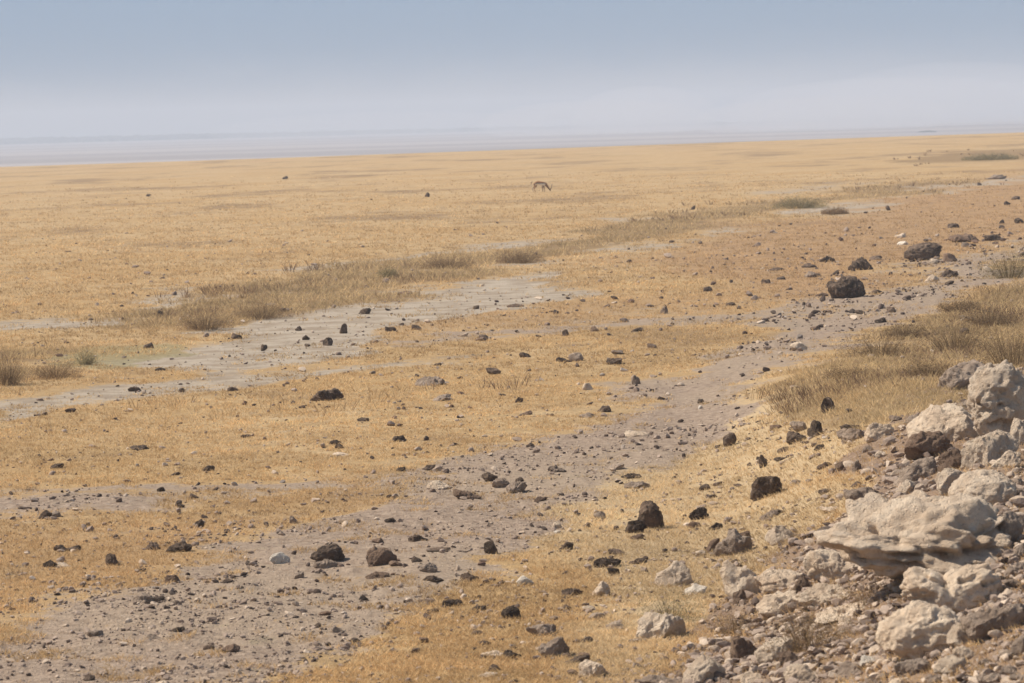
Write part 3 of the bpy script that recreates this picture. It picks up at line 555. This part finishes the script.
add((0, 506, 3.86), '''178 52 56 42|the black half of the left pair|black stone touching a greyer one, in the left grass;212 47 46 34 g;155 153 26 22;235 175 62 34|the long black stone at left|long black stone, left part of a touching pair at far left;283 173 60 28;593 173 62 44|the blocky stone left of the long one|blocky dark stone left of a longer one at the grass edge;700 182 116 44|the long dark stone at the grass edge|long dark stone at the grass edge, left of the gravel;
432 235 62 50|the squarish black stone|squarish black stone on golden grass at lower left;190 240 74 36|the dark stone with pale foot|dark stone with a pale foot at the far left;240 237 70 18 p;773 85 40 34;665 298 62 42 b|the small red stone|small reddish stone where grass meets gravel at left;955 223 36 18;880 310 62 18;935 325 26 10;560 390 84 44 g|the pale grey low stone|pale grey low stone on the gravel below the small red stone;610 384 50 30;665 345 44 14;
685 505 64 28|the dark stone at lower left|low dark stone on the lower left gravel;805 555 50 26 b;885 580 88 42 b|the brown lump at lower left|brown dark lump on the lower left gravel;590 525 60 24 g;872 624 36 18;340 682 54 32|the bottom left dark stone|dark stone at the bottom edge, lower left;625 690 52 24 p;130 288 46 12 p;410 475 24 14;695 8 56 14;100 20 60 16;305 213 26 12;365 510 60 30 g;530 15 14 8;600 40 20 10 p''')

OUT = {   # traced outlines for the biggest rocks (crop pixels)
 'the great slab': dict(o=[(240, 90), (300, 60), (400, 30), (520, 5), (700, 0), (860, 15), (890, 90), (950, 200), (900, 300), (760, 305), (620, 295), (520, 285), (420, 258), (340, 200), (270, 140)], tilt=.22, strata=.11, pits=.5, dep=.75),
 'the pitted rock below the slab': dict(o=[(570, 340), (620, 300), (670, 310), (720, 340), (800, 305), (870, 298), (912, 360), (860, 415), (760, 442), (660, 400), (575, 385)], tilt=.2, pits=.5, dep=.5),
 'the split rock': dict(o=[(480, 540), (560, 440), (620, 415), (690, 430), (760, 520), (740, 585), (620, 590), (540, 560)], tilt=.2, pits=.2, dep=.7),
 'the tall pitted boulder': dict(o=[(820, 300), (850, 235), (920, 205), (1000, 215), (1045, 260), (1050, 420), (900, 440), (840, 400), (815, 350)], tilt=.2, pits=.5, dep=.8),
 'the smooth domed rock': dict(o=[(560, 420), (600, 365), (660, 325), (760, 315), (825, 345), (820, 450), (700, 450), (600, 440)], tilt=.35, pits=0, dep=.8),
 'the round brown-black boulder': dict(o=[(258, 460), (268, 432), (300, 436), (345, 418), (390, 428), (408, 462), (395, 495), (300, 498), (265, 480)], tilt=0, pits=.15, dep=.8),
 'the long black boulder': dict(o=[(562, 340), (575, 312), (630, 292), (690, 290), (708, 306), (680, 335), (600, 356)], tilt=.1, pits=.15, dep=.6),
 'the bright blocky rock': dict(o=[(750, 690), (790, 610), (850, 590), (960, 605), (975, 690), (860, 715)], tilt=.3, pits=.1, dep=.8),
 'the big tilted block': dict(o=[(265, 205), (300, 180), (370, 155), (400, 190), (403, 220), (330, 222)], tilt=0, pits=0, dep=.6),
 'the upright brown tooth': dict(o=[(540, 50), (556, 0), (575, 0), (620, 30), (632, 80), (590, 98), (540, 90)], tilt=0, pits=0, dep=.8),
 'the upright black tooth': dict(o=[(858, 440), (880, 412), (910, 406), (914, 452), (860, 456)], tilt=0, pits=0, dep=.8),
 'the black pointed stone': dict(o=[(8, 400), (30, 378), (80, 415), (78, 438), (15, 440)], tilt=0, pits=0, dep=.8),
}
CAT.sort(key=lambda r: -(r['w']*r['h']+(1e4 if r['short'] else 0)))
ind = CAT[:300]; rest = CAT[300:]
lms = [r for r in ind if r['short']]
COLW = {'d': 'dark', 'b': 'brown', 'g': 'grey', 'p': 'pale', 'w': 'white'}
ORD = ['', 'second', 'third', 'fourth', 'fifth', 'sixth', 'seventh', 'eighth', 'ninth', 'tenth', 'eleventh', 'twelfth']
def relabel():
    grp = {}
    L = [(r['x'], r['y'], r['short']) for r in lms]+SH+[(541, 192, 'the gazelle')]
    for r in ind:
        if r['label']: continue
        best = min(L, key=lambda l: math.hypot(r['x']-l[0], 2*(r['y']-l[1])))
        dx, dy = r['x']-best[0], 2*(r['y']-best[1])
        rel = ('left of' if dx < 0 else 'right of') if abs(dx) > abs(dy) else ('behind' if dy < 0 else 'in front of')
        grp.setdefault((COLW[r['t']], rel, best[2]), []).append((math.hypot(dx, dy), r))
    for (c, rel, s), l in grp.items():
        l.sort(key=lambda q: q[0])
        for i, (_, r) in enumerate(l):
            sz = 'tiny' if r['w'] < 5 else 'small' if r['w'] < 12 else 'middling'
            sh = ' flat' if r['w'] > 2.4*r['h'] else ''
            if len(s.split()) > 8: sz, sh = '', ''
            if len((rel+' '+s).split())+len((sz+sh).split()) > 10: sz, sh = 'the', ''
            r['label'] = ('%s%s %s stone %s %s' % (sz, sh, c, rel, s)) if i == 0 else '%s%s %s stone, %s one %s %s' % (sz, sh, c, ORD[i], rel, s)
relabel()
def zt(X, Y): return float(H(X, Y))
for k, r in enumerate(ind):
    P = world(r['x'], r['y']-.06*r['h'])[0]; D = math.hypot(P[0], P[1]); m = D/F
    kk = 1.18 if r['t'] in 'pgw' and r['w'] > 14 else 1.25 if r['w'] < 7 else 1.03; w = r['w']*m*kk; h = r['h']*m*1.12*kk*(.82 if r['w'] < 24 and not r['h'] > r['w']*.8 else 1); big = r['w']
    q = OUT.get(r['short'] or '', {})
    dep = q.get('dep', random.uniform(.65, .95)); d = max(w*dep, h*.6)
    el = math.asin(min(.5, CAMZ/D)); h0 = h; h = max(h-.7*d*math.sin(el), .45*h)*(.88 if not q else 1)
    n = 6 if big > 50 else 5 if big > 16 else 4 if big > 7 else 3
    V, Fc = rock_verts(n, 100+k, r['t'], w, d, h*1.05, q.get('o'), q.get('tilt', 0.12 if r['t'] in 'pw' else 0.), 0, q.get('strata', 0), q.get('pits', .12 if r['t'] in 'pd' and big > 20 else 0.))
    zmin = V[:, 2].min(); V[:, 2] -= zmin; bury = random.uniform(.22, .5) if not q else .15; V[:, 2] *= h*(1+bury)/max(V[:, 2].max(), 1e-3); V[:, 2] -= h*bury
    nm = 'boulder' if big > 40 else 'rock' if big > 18 else 'stone'
    o = link(nm, mesh_np(nm, V, Fc, RM[r['t']], True))
    Y = P[1]+d*(.15 if r['short'] == 'the great slab' else .42); X = P[0]*(Y/P[1]); o.location = (float(X), float(Y), float(settle(np.array([[X, P[1], zt(X, P[1])]]))[0, 2])+(.35*h if r['w'] < 7 else 0.))
    tag(o, r['label'], nm, {'boulder': 'boulders on the plain and in the pile', 'rock': 'rocks scattered over the ground', 'stone': 'stones scattered over the ground'}[nm])

# ------------------------------------------------------------------ gravel and pebbles (uncountable)
def pebbles():
    Vs = []; Fs = []; Cs = []; o = 0
    n = 90000
    px = RNG.uniform(-50, 1080, n); py = 225+(740-225)*RNG.uniform(0, 1, n)**.8
    P = world(px, py); D = np.hypot(P[:, 0], P[:, 1])
    g, p, r, sc, gr, rk, stw = zones(px, py, D, P)
    cl_ = 1.6*n2(P[:, 0], P[:, 1], 1.6, 3, 41)
    pr = .12+.6*g*sst(-.5, .6, cl_)+.05*p+.55*r*sst(-.4, .3, cl_)+.42*rk*sst(-.5, .3, cl_)+.15*stw*sst(-.3, .4, cl_)+.25*sst(.05, .6, cl_)
    rub = band(px, py, [(740, 326, 352), (840, 296, 332), (920, 258, 302), (960, 240, 284), (1024, 228, 264), (1100, 216, 250)], 8, 30); pr = pr+.75*rub*sst(-.5, .4, cl_)
    size = np.exp(RNG.normal(math.log(.020), .62, n))*(1+.8*rk)*(1+.7*sst(50, 100, D))*(1-.25*g*sst(60, 35, D))*(1+.6*rub); size = np.minimum(size, .13)
    spx = size/D*F
    keep = (RNG.uniform(0, 1, n) < pr) & (spx > .8)
    P = P[keep]; size = size[keep]; g = g[keep]; rk = rk[keep]; D = D[keep]; spx = spx[keep]; r = r[keep]; rub = rub[keep]
    bigr = RNG.uniform(0, 1, len(P)) < .05+.05*rk+.06*r; size = np.where(bigr, size*RNG.uniform(1.8, 3.2, len(P)), size); size = np.minimum(size, (7.5+6*rk)/F*D)
    N = len(P)
    u = RNG.uniform(0, 1, N); col = np.zeros((N, 3))
    dark = lerp3((.07, .05, .04), (.17, .125, .10), RNG.uniform(0, 1, N)); mid = lerp3((.25, .185, .145), (.40, .31, .245), RNG.uniform(0, 1, N)); pale = lerp3((.42, .32, .235), (.60, .48, .37), RNG.uniform(0, 1, N))
    pd = .22-.1*rk+.4*rub; pp = .16+.16*rk
    col = np.where((u < pd)[:, None], dark, np.where((u > 1-pp)[:, None], pale, mid))
    frag = []
    for q in ind:
        if q['w'] > 6:
            for _ in range(random.randint(1, 5)):
                frag.append(dict(x=q['x']+random.gauss(0, .75)*q['w'], y=q['y']+random.gauss(.02, .35)*q['h'], w=min(9, q['w']*random.uniform(.1, .35)), t=q['t']))
    rest2 = rest+frag
    extra = [(world(q['x'], q['y'])[0], q['w']) for q in rest2]
    P = np.concatenate([P, np.array([e[0] for e in extra])]); P = settle(P); De = np.hypot(P[N:, 0], P[N:, 1])
    size = np.concatenate([size, np.array([e[1] for e in extra])*De/F*.6]); col = np.concatenate([col, np.array([{'d': (.10, .075, .06), 'b': (.17, .11, .08), 'g': (.24, .2, .17), 'p': (.45, .37, .3), 'w': (.6, .54, .46)}[q['t']] for q in rest2])])
    bases = []
    V0, F0 = ico(2)
    for s in range(14):
        r_ = np.random.default_rng(500+s); V = V0.copy()
        for _ in range(11):
            dr = r_.normal(0, 1, 3); dr /= np.linalg.norm(dr); e = np.maximum(0, V@dr-(V@dr).max()*r_.uniform(.5, .85)); V = V-e[:, None]*dr
        V = V*r_.uniform(.8, 1.2, 3); V[:, 2] += r_.uniform(-.4, .4)*V[:, 0]
        bases.append(V)
    N = len(P); bi = RNG.integers(0, 14, N); B = np.stack(bases)[bi]
    a = RNG.uniform(0, 2*math.pi, N); sc_ = np.stack([RNG.uniform(.5, .85, N), RNG.uniform(.35, .6, N), RNG.uniform(.28, .55, N)], 1)*size[:, None]
    B = B*sc_[:, None, :]; ca, sa = np.cos(a)[:, None], np.sin(a)[:, None]
    X = B[..., 0]*ca-B[..., 1]*sa; Y = B[..., 0]*sa+B[..., 1]*ca
    V = np.stack([X, Y, B[..., 2]+sc_[:, 2:3]*.35], -1)+P[:, None, :]
    Fc = (F0[None]+(np.arange(N)*len(V0))[:, None, None]).reshape(-1, 3)
    C = np.repeat(col, len(V0), 0)
    t = NT('gravel_stone'); vc = t.n('ShaderNodeVertexColor', _layer_name='col').outputs[0]; pos = t.n('ShaderNodeNewGeometry').outputs['Position']
    nn = t.noise(pos, 60, 3, .6); t.bsdf(t.mix(1, vc, t.mix(nn, (.6, .6, .6), (1.35, 1.35, 1.35)), 'MULTIPLY'), .95, .1, nn, .6, .01)
    tag(link('gravel', mesh_np('gravel', V.reshape(-1, 3), Fc, t.m, False, {'col': C})), 'loose gravel and pebbles on the bare tracks', 'gravel', kind='stuff')
    print('pebbles', N)
pebbles()

# ------------------------------------------------------------------ gazelle
def gazelle():
    P = world(541, 192)[0]
    root = bpy.data.objects.new('gazelle', None); COL.objects.link(root); root.location = tuple(map(float, P))
    tag(root, 'small brown gazelle grazing head down with its tail to the left', 'gazelle')
    t = NT('gazelle_coat'); tc = t.n('ShaderNodeTexCoord').outputs['Object']; s = t.n('ShaderNodeSeparateXYZ'); t.l(tc, s.inputs[0])
    # coat: fawn back, black flank stripe, white belly
    body = t.ramp(s.outputs[2], .525, .535); belly = t.ramp(s.outputs[2], .475, .485)
    inx = t.math('MULTIPLY', t.ramp(s.outputs[0], -.34, -.30), t.ramp(s.outputs[0], .26, .22))
    c = t.mix(body, (.10, .05, .03), (.36, .18, .075)); c = t.mix(belly, (.85, .74, .58), c)
    leg = t.mix(t.ramp(s.outputs[2], .30, .42), (.22, .12, .06), c)
    fin = t.mix(inx, (.28, .14, .065), leg); fin = t.mix(t.ramp(s.outputs[0], -.40, -.47, 0, .4), fin, (.7, .65, .58))
    nz = t.noise(tc, 30, 3); fin = t.mix(1, fin, t.mix(nz, (.8, .8, .8), (1.2, 1.2, 1.2)), 'MULTIPLY'); t.bsdf(fin, .8, .2)
    hm = NT('horn'); hm.bsdf((.03, .025, .02), .5, .4)
    def skin(name, pts, edges, rad, mat, root_i=0, sub=2):
        me = bpy.data.meshes.new(name); me.from_pydata(pts, edges, []); me.materials.append(mat)
        o = link(name, me, root)
        m = o.modifiers.new('skin', 'SKIN'); m.use_smooth_shade = True
        for i, v in enumerate(me.skin_vertices[0].data): v.radius = (rad[i], rad[i]); v.use_root = (i == root_i)
        sm = o.modifiers.new('sub', 'SUBSURF'); sm.levels = sub; sm.render_levels = sub
        return o
    pts = [(-.36, 0, .57), (-.1, 0, .555), (.14, 0, .555), (.27, 0, .55), (.38, 0, .40), (.47, 0, .24), (.53, 0, .19), (.52, 0, .06)]
    rad = [.125, .13, .13, .095, .06, .05, .052, .022]; ed = [(i, i+1) for i in range(7)]
    for sgn in (-1, 1):
        f = .05*sgn
        for a0, chain in ((0, [(-.36, .07*sgn, .46, .075), (-.27+f, .08*sgn, .36, .045), (-.43+f, .08*sgn, .22, .024), (-.39+f, .08*sgn, .07, .016), (-.36+f, .08*sgn, .01, .018)]),
                          (2, [(.15, .07*sgn, .44, .06), (.12+f, .07*sgn, .33, .034), (.15+f, .07*sgn, .19, .02), (.14+f, .07*sgn, .06, .014), (.17+f, .07*sgn, .01, .018)])):
            pr = a0
            for x, y, z, r in chain:
                pts.append((x, y, z)); rad.append(r); ed.append((pr, len(pts)-1)); pr = len(pts)-1
        pts.append((.49, .085*sgn, .26)); rad.append(.014); ed.append((6, len(pts)-1))   # ear
    pts = [(x, y, z-.16*(x+.36)*min(1, z/.4)) if x > -.3 else (x, y, z) for x, y, z in pts]
    skin('body', pts, ed, rad, t.m)
    for sgn in (-1, 1):
        skin('horn', [(.55, .03*sgn, .14), (.61, .045*sgn, .26), (.62, .06*sgn, .38), (.66, .065*sgn, .47)], [(0, 1), (1, 2), (2, 3)], [.02, .017, .013, .006], hm.m)
    skin('tail', [(-.46, 0, .60), (-.53, 0, .55), (-.54, 0, .42)], [(0, 1), (1, 2)], [.02, .018, .014], hm.m)
gazelle()

# ------------------------------------------------------------------ far things
def far_line():
    n = 1500; px = -60+1000*RNG.uniform(0, 1, n)**1.25; u = np.clip((px+60)/1000, 0, 1)
    D = 4000+RNG.normal(0, 50, n); P = np.stack([(px-512)/F*D, D, H((px-512)/F*D, D)], 1)
    rr = RNG.uniform(6, 12, n)*(1-.75*u); hh = rr*.6
    V0, F0 = ico(2); B = V0[None]*np.stack([rr, rr, hh], 1)[:, None, :]*(1+.25*RNG.normal(0, 1, (n, len(V0), 1))*.5)
    V = B+P[:, None, :]; Fc = (F0[None]+(np.arange(n)*len(V0))[:, None, None]).reshape(-1, 3)
    t = NT('far_bush_leaves'); ps = t.n('ShaderNodeNewGeometry').outputs['Position']; t.bsdf(t.mix(t.noise(ps, .2), (.03, .035, .02), (.07, .075, .04)), 1, 0)
    tag(link('far_shore_scrub', mesh_np('far_shore_scrub', V.reshape(-1, 3), Fc, t.m, False)), 'thin dark line of scrub along the far lake shore', 'scrub', kind='stuff')
far_line()
def acacia():
    D = 1900.; px = 932; X = (px-512)/F*D; g = float(H(X, D)); m = D/F
    top = CAMZ-(131-106.5)*m      # canopy level
    root = bpy.data.objects.new('acacia_tree', None); COL.objects.link(root); root.location = (X, D, g)
    tag(root, 'distant flat-topped tree showing just over the far right skyline', 'tree')
    ht = top-g; n = 1400; a = RNG.uniform(0, 2*math.pi, n); s = np.sqrt(RNG.uniform(0, 1, n))
    c = np.stack([np.cos(a)*s*5.4, np.sin(a)*s*4.2, ht-.4+RNG.normal(0, .30, n)*(1-s)**.7-.25*s*s], 1)
    d1 = RNG.normal(0, .25, (n, 3)); d2 = RNG.normal(0, .25, (n, 3))
    V = np.stack([c-d1, c+d2, c+d1, c-d2], 1).reshape(-1, 3); i = np.arange(n)*4
    link('crown', mesh_np('crown', V, np.stack([i, i+1, i+2, i+3], 1), LEAF, False, {'col': np.tile([[.07, .08, .035]], (len(V), 1))}), root)
    bm = bmesh.new()
    for k in range(7):
        aa = k*.9; tip = Vector((math.cos(aa)*3.1, math.sin(aa)*2.3, ht-.7)); b = Vector((0, 0, ht*.45))
        for p0, p1, r0, r1 in ((b, tip,   .12, .05),)+(((Vector((0, 0, -.3)), b, .28, .18),) if k == 0 else ()):
            dv = p1-p0; q = dv.to_track_quat('Z', 'Y').to_matrix().to_4x4()
            bmesh.ops.create_cone(bm, cap_ends=True, segments=8, radius1=r0, radius2=r1, depth=dv.length, matrix=Matrix.Translation((p0+p1)/2) @ q)
    me = bpy.data.meshes.new('trunk'); bm.to_mesh(me); bm.free(); bk = NT('bark'); bk.bsdf((.12, .09, .07)); me.materials.append(bk.m); link('trunk', me, root)
acacia()

# ------------------------------------------------------------------ air
def volbox(name, x, y0, y1, z0, z1, col, dens, aniso=0., label=''):
    bm = bmesh.new(); bmesh.ops.create_cube(bm, size=1); me = bpy.data.meshes.new(name)
    for v in bm.verts: v.co = ((v.co.x)*2*x, (y0+y1)/2+v.co.y*(y1-y0), (z0+z1)/2+v.co.z*(z1-z0))
    bm.to_mesh(me); bm.free()
    t = NT(name); v = t.n('ShaderNodeVolumePrincipled', Density=dens, Anisotropy=aniso); v.inputs['Color'].default_value = (*col, 1)
    t.l(v.outputs[0], t.out.inputs[1]); me.materials.append(t.m); tag(link(name, me), label, name, kind='stuff')
volbox('haze', 9800, -9800, 9800, -14, 560, (.47, .70, 1.0), 2.0e-4, .0, 'pale blue haze filling the air over the plain')
volbox('dust', 5600, -5000, 5500, -13, 34, (.95, .955, 1.0), 3.2e-4, .0, 'pale dust hanging low over the far lake bed')

def plume(px, D, rx, ry, rz, dens):
    bm = bmesh.new(); bmesh.ops.create_icosphere(bm, subdivisions=4, radius=1); me = bpy.data.meshes.new('dust_cloud'); bm.to_mesh(me); bm.free()
    t = NT('dust_cloud'); v = t.n('ShaderNodeVolumePrincipled', Density=dens); v.inputs['Color'].default_value = (.98, .96, .98, 1); t.l(v.outputs[0], t.out.inputs[1]); me.materials.append(t.m)
    o = link('dust_cloud', me, loc=((px-W/2)/F*D, D, -9+rz*.5)); o.scale = (rx, ry, rz); tag(o, 'pale windblown dust drifting over the far lake bed', 'dust', kind='stuff')
for a in ((600, 2600, 90, 60, 17, .007), (650, 2750, 60, 60, 24, .006), (830, 2300, 90, 60, 15, .007), (900, 2500, 130, 60, 24, .006), (960, 2900, 120, 60, 34, .004), (380, 3200, 160, 60, 15, .004)): plume(*a)

# ------------------------------------------------------------------ light
EL, AZ = 50.0, -80.0      # sun azimuth measured clockwise from +Y (view direction); negative = left
sd = Vector((math.sin(math.radians(AZ))*math.cos(math.radians(EL)), math.cos(math.radians(AZ))*math.cos(math.radians(EL)), math.sin(math.radians(EL))))
sl = bpy.data.lights.new('sun', 'SUN'); sl.energy = 4.9; sl.angle = math.radians(.53); sl.color = (1, .91, .78)
so = bpy.data.objects.new('sun', sl); COL.objects.link(so); so.rotation_euler = sd.to_track_quat('Z', 'Y').to_euler()
wd = bpy.data.worlds.new('World'); S.world = wd; wd.use_nodes = True; nt = wd.node_tree; nt.nodes.clear()
sk = nt.nodes.new('ShaderNodeTexSky'); sk.sky_type = 'NISHITA'; sk.sun_disc = False; sk.sun_elevation = math.radians(EL); sk.sun_rotation = math.radians(AZ); sk.dust_density = 2.0; sk.altitude = 1500
bg = nt.nodes.new('ShaderNodeBackground'); bg.inputs[1].default_value = .068; wo = nt.nodes.new('ShaderNodeOutputWorld')
nt.links.new(sk.outputs[0], bg.inputs[0]); nt.links.new(bg.outputs[0], wo.inputs[0])
S.view_settings.view_transform = 'Standard'; S.view_settings.look = 'None'; S.view_settings.exposure = .45; S.view_settings.gamma = 1
S.render.engine = 'CYCLES'; S.render.resolution_x = W; S.render.resolution_y = HH
try:
    S.cycles.volume_bounces = 1; S.cycles.max_bounces = 6
except Exception as e: print(e)
